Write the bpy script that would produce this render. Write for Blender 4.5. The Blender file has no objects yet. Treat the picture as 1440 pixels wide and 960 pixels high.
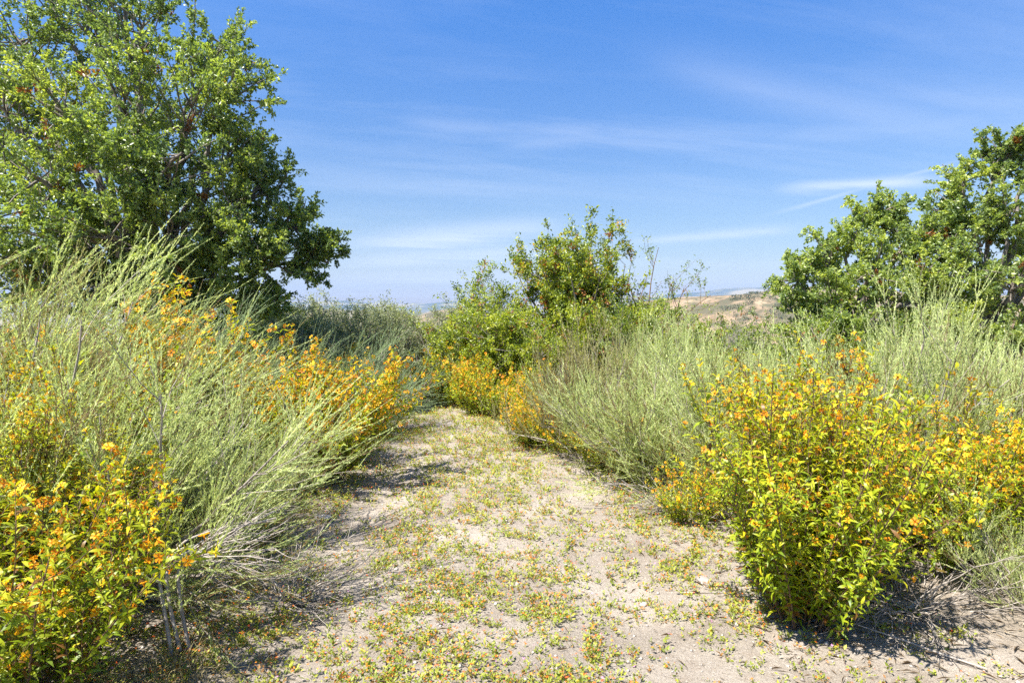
import bpy, math
import numpy as np
from mathutils import Vector

rng = np.random.default_rng(11)
R = math.radians
scene = bpy.context.scene
COL = scene.collection

# ------------------------------------------------------------------ camera
cam_d = bpy.data.cameras.new('camera')
cam = bpy.data.objects.new('camera', cam_d)
COL.objects.link(cam)
cam.location = (0, 0, 1.6)
cam.rotation_euler = (R(90 - 3.25), 0, 0)
cam_d.lens = 22.0
cam_d.sensor_width = 36.0
cam_d.clip_start = 0.05
cam_d.clip_end = 60000
scene.camera = cam

# ------------------------------------------------------------------ sun, sky, exposure
SUN_AZ = R(-128)            # from +Y, clockwise: to the left and a little behind
SUN_EL = R(58)
sun_vec = Vector((math.sin(SUN_AZ) * math.cos(SUN_EL), math.cos(SUN_AZ) * math.cos(SUN_EL), math.sin(SUN_EL)))
sd = bpy.data.lights.new('sun', 'SUN')
sd.energy = 4.7
sd.angle = R(0.53)
sd.color = (1.0, 0.95, 0.86)
sun = bpy.data.objects.new('sun', sd)
COL.objects.link(sun)
sun.rotation_euler = sun_vec.to_track_quat('Z', 'Y').to_euler()

scene.view_settings.view_transform = 'Standard'
scene.view_settings.look = 'None'
scene.view_settings.exposure = 1.6
scene.view_settings.gamma = 1.0

world = bpy.data.worlds.new('World')
scene.world = world
world.use_nodes = True


def ramp(nt, stops):
    r = nt.nodes.new('ShaderNodeValToRGB')
    el = r.color_ramp.elements
    while len(el) < len(stops):
        el.new(0.5)
    for e, (p, c) in zip(el, stops):
        e.position = p; e.color = (*c, 1)
    return r


def build_world():
    nt = world.node_tree
    nt.nodes.clear()
    N = nt.nodes.new
    lk = nt.links.new

    def math_(op, a, b=None, c=None):
        n = N('ShaderNodeMath'); n.operation = op
        for i, v in enumerate((a, b, c)):
            if v is None:
                continue
            if isinstance(v, (int, float)):
                n.inputs[i].default_value = v
            else:
                lk(v, n.inputs[i])
        return n.outputs[0]
    out = N('ShaderNodeOutputWorld')
    bg = N('ShaderNodeBackground')
    bg.inputs['Strength'].default_value = 0.075
    sky = N('ShaderNodeTexSky')
    sky.sky_type = 'NISHITA'
    sky.sun_disc = False
    sky.sun_elevation = SUN_EL
    sky.sun_rotation = SUN_AZ
    sky.altitude = 200
    sky.air_density = 0.85
    sky.dust_density = 0.6
    sky.ozone_density = 3.0
    tc = N('ShaderNodeTexCoord')
    sep = N('ShaderNodeSeparateXYZ')
    lk(tc.outputs['Generated'], sep.inputs[0])
    x, y, z = sep.outputs
    zz = math_('ADD', math_('MAXIMUM', z, 0.0), 0.10)
    u = math_('DIVIDE', x, zz)
    v = math_('DIVIDE', y, zz)
    comb = N('ShaderNodeCombineXYZ')
    lk(math_('MULTIPLY', math_('ADD', u, math_('MULTIPLY', v, 0.22)), 0.42), comb.inputs[0])
    lk(math_('MULTIPLY', math_('SUBTRACT', v, math_('MULTIPLY', u, 0.22)), 1.55), comb.inputs[1])
    warp = N('ShaderNodeTexNoise'); warp.inputs['Scale'].default_value = 0.7
    warp.inputs['Detail'].default_value = 3
    lk(comb.outputs[0], warp.inputs['Vector'])
    addv = N('ShaderNodeVectorMath'); addv.operation = 'MULTIPLY_ADD'
    lk(warp.outputs['Color'], addv.inputs[0])
    addv.inputs[1].default_value = (0.9, 0.5, 0)
    lk(comb.outputs[0], addv.inputs[2])
    n1 = N('ShaderNodeTexNoise'); n1.inputs['Scale'].default_value = 1.0
    n1.inputs['Detail'].default_value = 9; n1.inputs['Roughness'].default_value = 0.62
    lk(addv.outputs[0], n1.inputs['Vector'])
    n2 = N('ShaderNodeTexNoise'); n2.inputs['Scale'].default_value = 0.35
    n2.inputs['Detail'].default_value = 3
    lk(comb.outputs[0], n2.inputs['Vector'])
    r1 = N('ShaderNodeMapRange'); r1.inputs['From Min'].default_value = 0.44; r1.inputs['From Max'].default_value = 0.80
    lk(n1.outputs['Fac'], r1.inputs['Value'])
    r2 = N('ShaderNodeMapRange'); r2.inputs['From Min'].default_value = 0.38; r2.inputs['From Max'].default_value = 0.68
    lk(n2.outputs['Fac'], r2.inputs['Value'])
    wisps = math_('MULTIPLY', math_('MULTIPLY', r1.outputs[0], r2.outputs[0]), 0.50)
    # single streaks of cirrus and one old contrail, placed by bearing and height in the sky
    az = math_('ARCTAN2', x, y)
    el = math_('ARCSINE', z)

    def streak(px0, py0, px1, py1, w, amt):
        a0, a1 = (math.atan((px0 - 720) / 880.0), math.atan((px1 - 720) / 880.0))
        e0 = math.atan((430 - py0) / 880.0 * math.cos(a0)); e1 = math.atan((430 - py1) / 880.0 * math.cos(a1))
        k = (e1 - e0) / (a1 - a0)
        line = math_('MULTIPLY_ADD', math_('SUBTRACT', az, a0), k, e0)
        wob = math_('MULTIPLY', math_('SUBTRACT', n1.outputs['Fac'], 0.5), w * 3.0)
        d = math_('DIVIDE', math_('SUBTRACT', math_('ADD', el, wob), line), w)
        g = math_('EXPONENT', math_('MULTIPLY', math_('MULTIPLY', d, d), -1.0))
        mid, half = (a0 + a1) / 2, abs(a1 - a0) / 2
        t = math_('DIVIDE', math_('SUBTRACT', az, mid), half)
        e = math_('EXPONENT', math_('MULTIPLY', math_('POWER', math_('ABSOLUTE', t), 4.0), -1.6))
        br = math_('MULTIPLY_ADD', n1.outputs['Fac'], 1.6, -0.2)
        return math_('MULTIPLY', math_('MULTIPLY', g, e), math_('MULTIPLY', br, amt))
    for s in ((1090, 268, 1320, 254, 0.008, 1.0), (1080, 303, 1350, 226, 0.0030, 0.55), (870, 344, 1120, 322, 0.007, 0.75),
              (470, 345, 800, 318, 0.018, 0.8), (470, 370, 800, 352, 0.014, 0.75), (440, 394, 800, 384, 0.012, 0.55), (560, 176, 730, 188, 0.012, 0.24),
              (700, 212, 860, 190, 0.014, 0.24), (900, 95, 1440, 195, 0.03, 0.26), (1050, 200, 1440, 160, 0.015, 0.25), (330, 235, 620, 262, 0.018, 0.2)):
        wisps = math_('MAXIMUM', wisps, streak(*s))
    tint = N('ShaderNodeMix'); tint.data_type = 'RGBA'; tint.blend_type = 'MULTIPLY'
    tint.inputs['Factor'].default_value = 1.0
    lk(sky.outputs[0], tint.inputs['A'])
    grade = ramp(nt, [(0.0, (.66, .53, .44)), (.13, (.58, .60, .60)), (.42, (.33, .68, 1.02))])
    lk(math_('MAXIMUM', z, 0.0), grade.inputs[0])
    gm = N('ShaderNodeMix'); gm.data_type = 'RGBA'; gm.blend_type = 'MULTIPLY'; gm.inputs['Factor'].default_value = 1.0
    lk(grade.outputs[0], gm.inputs['A']); gm.inputs['B'].default_value = (1.1, 1.1, 1.1, 1)
    lk(gm.outputs['Result'], tint.inputs['B'])
    mix = N('ShaderNodeMix'); mix.data_type = 'RGBA'
    lk(wisps, mix.inputs['Factor'])
    lk(tint.outputs['Result'], mix.inputs['A'])
    mix.inputs['B'].default_value = (4.3, 4.7, 5.5, 1)
    lk(mix.outputs['Result'], bg.inputs['Color'])
    lk(bg.outputs[0], out.inputs['Surface'])


build_world()
scene.cycles.max_bounces = 7
scene.cycles.diffuse_bounces = 4
scene.cycles.glossy_bounces = 2
scene.cycles.transmission_bounces = 4
scene.cycles.transparent_max_bounces = 4
scene.cycles.volume_bounces = 1
scene.cycles.use_denoising = False
scene.cycles.use_adaptive_sampling = True
scene.cycles.adaptive_threshold = 0.02
scene.cycles.sample_clamp_indirect = 6.0


# ================================================================== helpers
def unit(a):
    return a / np.maximum(np.linalg.norm(a, axis=-1, keepdims=True), 1e-9)


def U(a, b, n=None):
    return rng.uniform(a, b, n)


PERM = np.random.default_rng(3).random((256, 256))


def vnoise(x, y):
    xi = np.floor(x).astype(int); yi = np.floor(y).astype(int)
    fx = x - xi; fy = y - yi
    fx = fx * fx * (3 - 2 * fx); fy = fy * fy * (3 - 2 * fy)
    a = PERM[xi & 255, yi & 255]; b = PERM[(xi + 1) & 255, yi & 255]
    c = PERM[xi & 255, (yi + 1) & 255]; d = PERM[(xi + 1) & 255, (yi + 1) & 255]
    return (a * (1 - fx) + b * fx) * (1 - fy) + (c * (1 - fx) + d * fx) * fy


def fbm(x, y, o=4):
    s = 0; a = 0.5; t = 0
    for i in range(o):
        s = s + a * vnoise(x + 17.3 * i, y - 9.1 * i); t += a
        a *= 0.5; x = x * 2.03; y = y * 2.03
    return s / t


def sstep(a, b, x):
    t = np.clip((x - a) / (b - a), 0, 1)
    return t * t * (3 - 2 * t)


def path_x(y):
    return np.interp(y, [-20, 0, 3, 6, 8.3, 10, 12, 16], [0.3, -0.1, -0.2, -0.3, -0.8, -1.35, -2.4, -5.5])


def ground_z(x, y):
    x = np.asarray(x, float); y = np.asarray(y, float)
    r = np.hypot(x, y)
    off = x - path_x(y)
    near = 1 - sstep(25, 60, r)
    z = near * (0.16 * sstep(1.3, 3.2, np.abs(off)) + 0.07 * (fbm(x * 0.7, y * 0.7, 3) - 0.5) + 0.022 * (fbm(x * 4, y * 4, 3) - 0.5)
                - 0.035 * np.exp(-((np.abs(off) - 0.85) / 0.3) ** 2) * sstep(14, 8, y))
    s = np.maximum(r - 12, 0)
    z = z - 55 * s * s / (s * s + 130 ** 2)
    far = sstep(150, 400, r)
    rough = (fbm(x / 130 + 5, y / 130, 5) - 0.5) * 26 * sstep(120, 500, r) * (1 - sstep(2500, 5000, r))

    def hill(cx, cy, sx, sy, h, rot=0.0):
        c, s_ = math.cos(rot), math.sin(rot)
        dx, dy = x - cx, y - cy
        a = (dx * c + dy * s_) / sx; b = (-dx * s_ + dy * c) / sy
        return h * np.exp(-(a * a + b * b) ** 1.3)
    gully = np.abs(vnoise(x / 22 + 3, y / 70) - 0.5) * 26 + np.abs(vnoise(x / 8, y / 30) - 0.5) * 12
    hr = hill(235, 560, 135, 120, 55) + hill(470, 640, 190, 150, 66) + hill(95, 640, 90, 90, 36)
    z = z + hr + rough * 0.5 - gully * np.clip(hr / 60, 0, 1) * np.clip((50 - hr) / 22, 0, 1)
    z = z + hill(-85, 900, 95, 120, 52) + hill(-420, 1500, 260, 250, 47)
    f = sstep(1500, 3200, r)
    z = z + f * ((fbm(x / 900 + 2, y / 900, 5) - 0.36) * 85)
    az = np.degrees(np.arctan2(x, y))
    ridge = np.exp(-((r - 6300) / 800) ** 2)
    hgt = 100 + 30 * (fbm(az / 5 + 3, az * 0 + 2, 4) - 0.5) * 2 + 120 * np.exp(-((az - 24) / 14) ** 2)
    z = z + ridge * hgt
    return z


class Geo:
    def __init__(self):
        self.v = []; self.f = []; self.t = []; self.n = 0

    def add(self, v, f, t):
        v = v.reshape(-1, 3)
        self.v.append(v); self.f.append(f.reshape(-1, 3) + self.n); self.t.append(np.broadcast_to(t, (len(v),)) if np.ndim(t) == 0 else t.reshape(-1))
        self.n += len(v)

    def mesh(self, name, mat, smooth=False):
        v = np.concatenate(self.v).astype(np.float32)
        f = np.concatenate(self.f).astype(np.int32)
        t = np.concatenate(self.t).astype(np.float32)
        me = bpy.data.meshes.new(name)
        me.vertices.add(len(v)); me.vertices.foreach_set('co', v.ravel())
        me.loops.add(len(f) * 3); me.loops.foreach_set('vertex_index', f.ravel())
        me.polygons.add(len(f)); me.polygons.foreach_set('loop_start', np.arange(0, len(f) * 3, 3, dtype=np.int32))
        if smooth:
            me.polygons.foreach_set('use_smooth', np.ones(len(f), dtype=bool))
        me.update(calc_edges=True)
        at = me.attributes.new('tint', 'FLOAT', 'POINT')
        at.data.foreach_set('value', t)
        me.materials.append(mat)
        return me


def link(name, me, parent=None, loc=(0, 0, 0), rz=0.0):
    o = bpy.data.objects.new(name, me)
    COL.objects.link(o)
    o.location = loc
    o.rotation_euler = (0, 0, rz)
    if parent:
        o.parent = parent
    return o


def tag(o, label=None, cat=None, group=None, kind=None):
    for k, v in (('label', label), ('category', cat), ('group', group), ('kind', kind)):
        if v:
            o[k] = v
    return o


# leaf templates: x across, y along, z out of the blade
T2V = np.array([(0, 0, 0), (.5, .48, .10), (-.5, .48, .10), (0, 1, -.06)], float)
T2F = np.array([(0, 1, 3), (0, 3, 2)])
T4V = np.array([(0, 0, 0), (.42, .30, .10), (-.42, .30, .10), (.40, .62, .09), (-.40, .62, .09), (0, 1, -.16), (0, .3, .02), (0, .62, .02)], float)
T4F = np.array([(0, 1, 6), (0, 6, 2), (6, 1, 3), (6, 3, 7), (2, 6, 7), (2, 7, 4), (7, 3, 5), (4, 7, 5)])
T3V = np.array([(0, 0, 0), (.48, .33, .10), (-.44, .30, .08), (.38, .66, .06), (-.42, .63, .08), (0, 1, -.20)], float)
T3F = np.array([(0, 1, 2), (1, 3, 2), (2, 3, 4), (4, 3, 5)])
NDV = np.array([(.5, 0, 0), (-.5, 0, 0), (0, 1, .0)], float)
NDF = np.array([(0, 1, 2)])


def flower_template(petals=5, tube=True):
    V = []; F = []
    if tube:
        for k in range(5):
            a = 2 * math.pi * k / 5
            V += [(.045 * math.cos(a), 0, .045 * math.sin(a)), (.13 * math.cos(a), .62, .13 * math.sin(a))]
        for k in range(5):
            a, b = 2 * k, 2 * ((k + 1) % 5)
            F += [(a, b, b + 1), (a, b + 1, a + 1)]
    for k in range(petals):
        a = 2 * math.pi * (k + .5) / petals
        n = len(V)
        def pt(r, da, h):
            return (r * math.cos(a + da), h, r * math.sin(a + da))
        V += [pt(.10, 0, .60), pt(.36, -.50, .74), pt(.50, -.20, .70), pt(.50, .20, .66), pt(.36, .50, .76)]
        F += [(n, n + 1, n + 2), (n, n + 2, n + 3), (n, n + 3, n + 4)]
    return np.array(V, float), np.array(F)


FLV, FLF = flower_template()
FSV, FSF = flower_template(5, False)
DFV, DFF = FLV, FLF
DTV = np.array([(.5, .5, 0), (0, .42, .16), (-.5, .52, 0), (0, .42, -.16), (0, .5, .5), (.16, .44, 0), (0, .5, -.5), (-.16, .44, 0)], float)
DTF = np.array([(0, 1, 2), (0, 2, 3), (4, 5, 6), (4, 6, 7)])


def stamp(g, TV, TF, P, D, Nn, L, W, tint):
    M = len(P)
    if M == 0:
        return
    D = unit(D); S = unit(np.cross(D, Nn)); Nn = np.cross(S, D)
    L = np.broadcast_to(L, (M,))[:, None, None]; W = np.broadcast_to(W, (M,))[:, None, None]
    V = P[:, None] + L * TV[None, :, 1:2] * D[:, None] + W * TV[None, :, 0:1] * S[:, None] + L * TV[None, :, 2:3] * Nn[:, None]
    F = TF[None] + (np.arange(M) * len(TV))[:, None, None]
    g.add(V, F, np.repeat(np.broadcast_to(tint, (M,)), len(TV)))


def stamp_flower(g, TV, TF, P, D, size, tint):
    M = len(P)
    if M == 0:
        return
    D = unit(D); S = unit(np.cross(D, rng.normal(size=(M, 3)))); Nn = np.cross(S, D)
    L = np.broadcast_to(size, (M,))[:, None, None]
    V = P[:, None] + L * (TV[None, :, 1:2] * D[:, None] + TV[None, :, 0:1] * S[:, None] + TV[None, :, 2:3] * Nn[:, None])
    F = TF[None] + (np.arange(M) * len(TV))[:, None, None]
    g.add(V, F, np.repeat(np.broadcast_to(tint, (M,)), len(TV)))


def tubes(g, P, r0, r1, sides=4, tint=0.5, power=1.0):
    M, K, _ = P.shape
    T = unit(np.gradient(P, axis=1))
    ref = rng.normal(size=(M, 1, 3))
    A = unit(np.cross(T, np.broadcast_to(ref, T.shape))); B = np.cross(T, A)
    w = np.linspace(0, 1, K)[None] ** power
    rad = np.broadcast_to(r0, (M,))[:, None] * (1 - w) + np.broadcast_to(r1, (M,))[:, None] * w
    ang = np.arange(sides) * 2 * np.pi / sides
    V = P[:, :, None] + rad[:, :, None, None] * (np.cos(ang)[None, None, :, None] * A[:, :, None] + np.sin(ang)[None, None, :, None] * B[:, :, None])
    i = np.arange(K - 1)[:, None]; j = np.arange(sides)[None]
    a = i * sides + j; b = i * sides + (j + 1) % sides
    F = np.stack([np.stack([a, b, b + sides], -1), np.stack([a, b + sides, a + sides], -1)], 2).reshape(-1, 3)
    F = F[None] + (np.arange(M) * K * sides)[:, None, None]
    g.add(V, F, np.repeat(np.broadcast_to(tint, (M,)), K * sides))


def grow(P0, D0, L, K, pull=(0, 0, 0), noise=0.08):
    P = [P0]; D = unit(D0)
    pull = np.asarray(pull, float)
    for i in range(K - 1):
        D = unit(D + pull / (K - 1) + rng.normal(0, noise, D.shape))
        P.append(P[-1] + D * (L / (K - 1))[:, None])
    return np.stack(P, 1)


def along(P, idx, t):
    K = P.shape[1]
    s = np.clip(t, 0, .9999) * (K - 1)
    i = s.astype(int); f = (s - i)[:, None]
    a = P[idx, i]; b = P[idx, i + 1]
    return a * (1 - f) + b * f, unit(b - a)


def rperp(T):
    r = rng.normal(size=T.shape)
    r = r - (r * T).sum(-1, keepdims=True) * T
    return unit(r)


# ================================================================== materials
def mat_base(name):
    m = bpy.data.materials.new(name)
    m.use_nodes = True
    nt = m.node_tree
    nt.nodes.clear()
    return m, nt, nt.nodes.new, nt.links.new


def leaf_mat(name, stops, trans=0.35, rough=0.5, spec=0.4, glow=(1.25, 1.25, 0.6)):
    m, nt, N, lk = mat_base(name)
    out = N('ShaderNodeOutputMaterial')
    at = N('ShaderNodeAttribute'); at.attribute_name = 'tint'
    rp = ramp(nt, stops)
    lk(at.outputs['Fac'], rp.inputs[0])
    p = N('ShaderNodeBsdfPrincipled')
    p.inputs['Roughness'].default_value = rough
    p.inputs['Specular IOR Level'].default_value = spec
    lk(rp.outputs[0], p.inputs['Base Color'])
    t = N('ShaderNodeBsdfTranslucent')
    mul = N('ShaderNodeMix'); mul.data_type = 'RGBA'; mul.blend_type = 'MULTIPLY'
    mul.inputs['Factor'].default_value = 1
    lk(rp.outputs[0], mul.inputs['A']); mul.inputs['B'].default_value = (*glow, 1)
    lk(mul.outputs['Result'], t.inputs['Color'])
    mx = N('ShaderNodeMixShader'); mx.inputs[0].default_value = trans
    lk(p.outputs[0], mx.inputs[1]); lk(t.outputs[0], mx.inputs[2])
    lk(mx.outputs[0], out.inputs['Surface'])
    return m


def bark_mat(name, a, b, scale=30):
    m, nt, N, lk = mat_base(name)
    out = N('ShaderNodeOutputMaterial')
    tc = N('ShaderNodeTexCoord')
    mp = N('ShaderNodeMapping'); mp.inputs['Scale'].default_value = (1, 1, .25)
    lk(tc.outputs['Object'], mp.inputs[0])
    n = N('ShaderNodeTexNoise'); n.inputs['Scale'].default_value = scale; n.inputs['Detail'].default_value = 5
    lk(mp.outputs[0], n.inputs['Vector'])
    at = N('ShaderNodeAttribute'); at.attribute_name = 'tint'
    ad = N('ShaderNodeMath'); ad.operation = 'MULTIPLY_ADD'
    lk(at.outputs['Fac'], ad.inputs[0]); ad.inputs[1].default_value = 0.6
    sb = N('ShaderNodeMath'); sb.operation = 'MULTIPLY_ADD'
    lk(n.outputs['Fac'], sb.inputs[0]); sb.inputs[1].default_value = 1.2; sb.inputs[2].default_value = -0.35
    lk(sb.outputs[0], ad.inputs[2])
    rp = ramp(nt, [(0.15, a), (0.85, b)])
    lk(ad.outputs[0], rp.inputs[0])
    p = N('ShaderNodeBsdfPrincipled'); p.inputs['Roughness'].default_value = 0.85
    p.inputs['Specular IOR Level'].default_value = 0.2
    lk(rp.outputs[0], p.inputs['Base Color'])
    bp = N('ShaderNodeBump'); bp.inputs['Strength'].default_value = 0.5; bp.inputs['Distance'].default_value = 0.01
    lk(n.outputs['Fac'], bp.inputs['Height']); lk(bp.outputs[0], p.inputs['Normal'])
    lk(p.outputs[0], out.inputs['Surface'])
    return m


M_SAGE = leaf_mat('sage_leaf', [(0, (.26, .18, .10)), (.12, (.30, .23, .10)), (.3, (.38, .42, .17)), (.65, (.57, .64, .30)), (1, (.78, .80, .42))], .48, .6, .3, (1.15, 1.2, .7))
M_SAGE_BLUE = leaf_mat('blue_sage_leaf', [(0, (.17, .20, .10)), (.5, (.30, .39, .20)), (1, (.44, .52, .30))], .40, .6, .3, (1.1, 1.15, .8))
M_SAGE_DRY = leaf_mat('dry_sage_leaf', [(0, (.22, .16, .07)), (.5, (.38, .36, .15)), (1, (.52, .50, .24))], .40, .6, .3, (1.1, 1.1, .7))
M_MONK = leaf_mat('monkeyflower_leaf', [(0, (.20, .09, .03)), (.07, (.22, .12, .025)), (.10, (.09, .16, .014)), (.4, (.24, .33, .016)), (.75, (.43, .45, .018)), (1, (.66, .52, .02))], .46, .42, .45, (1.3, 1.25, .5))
M_MONK_RED = leaf_mat('rusty_monkeyflower_leaf', [(0, (.20, .07, .02)), (.4, (.24, .12, .02)), (.6, (.16, .17, .015)), (1, (.36, .28, .015))], .35, .45, .4)
M_BLOOM = leaf_mat('orange_petal', [(0, (.70, .20, .01)), (.5, (.86, .38, .012)), (1, (.92, .60, .02))], .35, .5, .3, (1.1, 1.1, .8))
M_OAK = leaf_mat('oak_leaf', [(0, (.22, .08, .02)), (.02, (.20, .09, .03)), (.03, (.07, .115, .045)), (.45, (.17, .24, .085)), (.75, (.29, .36, .10)), (1, (.45, .50, .12))], .44, .36, .5, (1.5, 1.5, .5))
M_TOYON = leaf_mat('toyon_leaf', [(0, (.30, .10, .04)), (.06, (.30, .12, .03)), (.08, (.09, .14, .035)), (.55, (.25, .32, .035)), (1, (.48, .49, .04))], .45, .35, .5, (1.4, 1.4, .5))
M_TOYON_RUST = leaf_mat('rusty_toyon_leaf', [(0, (.34, .12, .05)), (.06, (.34, .14, .04)), (.08, (.10, .16, .035)), (.55, (.27, .34, .04)), (.85, (.42, .42, .045)), (.93, (.50, .30, .05)), (1, (.52, .24, .06))], .45, .35, .5, (1.4, 1.3, .5))
M_GREY = leaf_mat('grey_chaparral_leaf', [(0, (.15, .17, .10)), (.5, (.27, .31, .17)), (1, (.42, .45, .28))], .4, .5, .4)
M_COVER = leaf_mat('ground_cover_leaf', [(0, (.30, .15, .05)), (.18, (.38, .20, .05)), (.24, (.15, .20, .03)), (.5, (.29, .35, .045)), (1, (.48, .46, .08))], .42, .5, .4)
M_DOT = leaf_mat('tiny_orange_petal', [(0, (.70, .10, .02)), (.5, (.75, .22, .02)), (.9, (.80, .38, .03)), (1, (.62, .30, .55))], .3, .5, .3)
M_STRAW = leaf_mat('straw', [(0, (.24, .19, .09)), (1, (.46, .39, .20))], .25, .6, .3)
M_BARK = bark_mat('oak_bark', (.07, .06, .05), (.24, .21, .18), 14)
M_TWIG = bark_mat('grey_twig', (.13, .105, .085), (.40, .355, .31), 40)
M_BROWN = bark_mat('brown_stem', (.06, .04, .025), (.20, .13, .08), 40)
M_STONE = bark_mat('stone', (.22, .19, .17), (.46, .42, .38), 25)


def ground_material():
    m, nt, N, lk = mat_base('sandy_ground')
    out = N('ShaderNodeOutputMaterial')
    geo = N('ShaderNodeNewGeometry')
    pos = geo.outputs['Position']

    def noise(scale, detail=4, rough=.55):
        n = N('ShaderNodeTexNoise'); n.inputs['Scale'].default_value = scale
        n.inputs['Detail'].default_value = detail; n.inputs['Roughness'].default_value = rough
        lk(pos, n.inputs['Vector'])
        return n.outputs['Fac']

    def mr(val, a, b, c=0., d=1.):
        n = N('ShaderNodeMapRange'); n.inputs['From Min'].default_value = a; n.inputs['From Max'].default_value = b
        n.inputs['To Min'].default_value = c; n.inputs['To Max'].default_value = d
        lk(val, n.inputs['Value'])
        return n.outputs[0]

    def mixc(f, a, b):
        n = N('ShaderNodeMix'); n.data_type = 'RGBA'
        if isinstance(f, float):
            n.inputs['Factor'].default_value = f
        else:
            lk(f, n.inputs['Factor'])
        for s, v in (('A', a), ('B', b)):
            if isinstance(v, tuple):
                n.inputs[s].default_value = (*v, 1)
            else:
                lk(v, n.inputs[s])
        return n.outputs['Result']
    sand = mixc(mr(noise(1.6, 5), .35, .68), (.225, .19, .155), (.37, .325, .275))
    sand = mixc(mr(noise(9, 5, .65), .50, .72, 0, .55), sand, (.21, .16, .12))
    sand = mixc(mr(noise(60, 4, .7), .52, .75, 0, .75), sand, (.12, .09, .065))
    sand = mixc(mr(noise(110, 3, .7), .56, .72, 0, .7), sand, (.56, .51, .45))
    # dry plant litter under the shrubs: an attribute of the ground that follows the shrubs' beds
    at = N('ShaderNodeAttribute'); at.attribute_name = 'litter'
    lit = mixc(mr(noise(45, 5, .7), .35, .7), (.16, .125, .09), (.36, .30, .23))
    near = mixc(at.outputs['Fac'], sand, lit)
    # hills beyond the crest: dry grass, bare eroded earth and chaparral
    dry = mixc(mr(noise(.03, 6, .6), .35, .65), (.19, .13, .08), (.34, .25, .16))
    chap = mr(noise(.035, 7, .68), .44, .54)
    dry = mixc(chap, dry, (.10, .088, .052))
    dry = mixc(mr(noise(.16, 5, .7), .50, .60, 0, .8), dry, (.09, .09, .05))
    ln = N('ShaderNodeVectorMath'); ln.operation = 'LENGTH'
    lk(pos, ln.inputs[0])
    fr = ln.outputs['Value']
    woods = mixc(mr(noise(.0022, 6, .6), .42, .56), (.26, .22, .13), (.06, .075, .045))
    dry = mixc(mr(fr, 900, 2200), dry, woods)
    colr = mixc(mr(fr, 15, 32), near, dry)
    p = N('ShaderNodeBsdfPrincipled'); p.inputs['Roughness'].default_value = .95
    p.inputs['Specular IOR Level'].default_value = .12
    lk(colr, p.inputs['Base Color'])
    b1 = N('ShaderNodeBump'); b1.inputs['Strength'].default_value = .9; b1.inputs['Distance'].default_value = .03
    lk(noise(14, 8, .72), b1.inputs['Height'])
    b2 = N('ShaderNodeBump'); b2.inputs['Strength'].default_value = .8; b2.inputs['Distance'].default_value = .008
    lk(noise(90, 5, .7), b2.inputs['Height'])
    lk(b1.outputs[0], b2.inputs['Normal'])
    lk(b2.outputs[0], p.inputs['Normal'])
    lk(p.outputs[0], out.inputs['Surface'])
    return m


# ================================================================== ground
def make_ground():
    rings = np.concatenate([[0.0], np.geomspace(0.7, 8000, 220)])
    front = np.radians(np.linspace(-56, 56, 330))
    back = np.radians(np.linspace(56, 304, 70)[1:-1])
    ang = np.concatenate([front, back])
    rr, aa = np.meshgrid(rings[1:], ang, indexing='ij')
    x = rr * np.sin(aa); y = rr * np.cos(aa)
    z = ground_z(x, y)
    A = len(ang); K = len(rings) - 1
    V = np.concatenate([np.array([[0, 0, float(ground_z(0, 0))]]), np.stack([x, y, z], -1).reshape(-1, 3)])
    i = np.arange(K - 1)[:, None]; j = np.arange(A)[None]
    a = 1 + i * A + j; b = 1 + i * A + (j + 1) % A
    F = np.stack([np.stack([a, b + A, b], -1), np.stack([a, a + A, b + A], -1)], 2).reshape(-1, 3)
    jj = np.arange(A)
    F0 = np.stack([np.zeros(A, int), 1 + jj, 1 + (jj + 1) % A], -1)[:, [0, 2, 1]]
    g = Geo(); g.add(V, np.concatenate([F0, F]), 0.5)
    me = g.mesh('ground', ground_material(), True)
    lit = me.attributes.new('litter', 'FLOAT', 'POINT')
    off = np.abs(V[:, 0] - path_x(V[:, 1]))
    nz = fbm(V[:, 0] * 1.3, V[:, 1] * 1.3, 4)
    lv = sstep(2.0, 2.9, off + (nz - .5) * 1.2) * .5
    lit.data.foreach_set('value', lv.astype(np.float32))
    o = link('ground', me)
    tag(o, 'pale sandy track bed on a hilltop with hills beyond', 'ground', kind='structure')


make_ground()


# ================================================================== plants
def at_ground(x, y, dz=-0.01):
    return np.array([x, y, float(ground_z(x, y)) + dz])


def plant_root(name, x, y, label, cat='shrub', group=None):
    e = bpy.data.objects.new(name, None)
    COL.objects.link(e)
    e.location = at_ground(x, y)
    e.empty_display_size = 0.2
    tag(e, label, cat, group)
    return e


def place(name, x, y, label, cat, group, parts, scale=1.0, rz=0.0, mats=None):
    """a plant: an Empty at its foot with one child for each (part name, mesh)"""
    e = plant_root(name, x, y, label, cat, group)
    e.rotation_euler = (0, 0, rz)
    e.scale = (scale, scale, scale)
    for pn, me in parts:
        o = link(pn, me, e)
        if mats and pn in mats:
            o.material_slots[0].link = 'OBJECT'
            o.material_slots[0].material = mats[pn]
    return e


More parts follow.
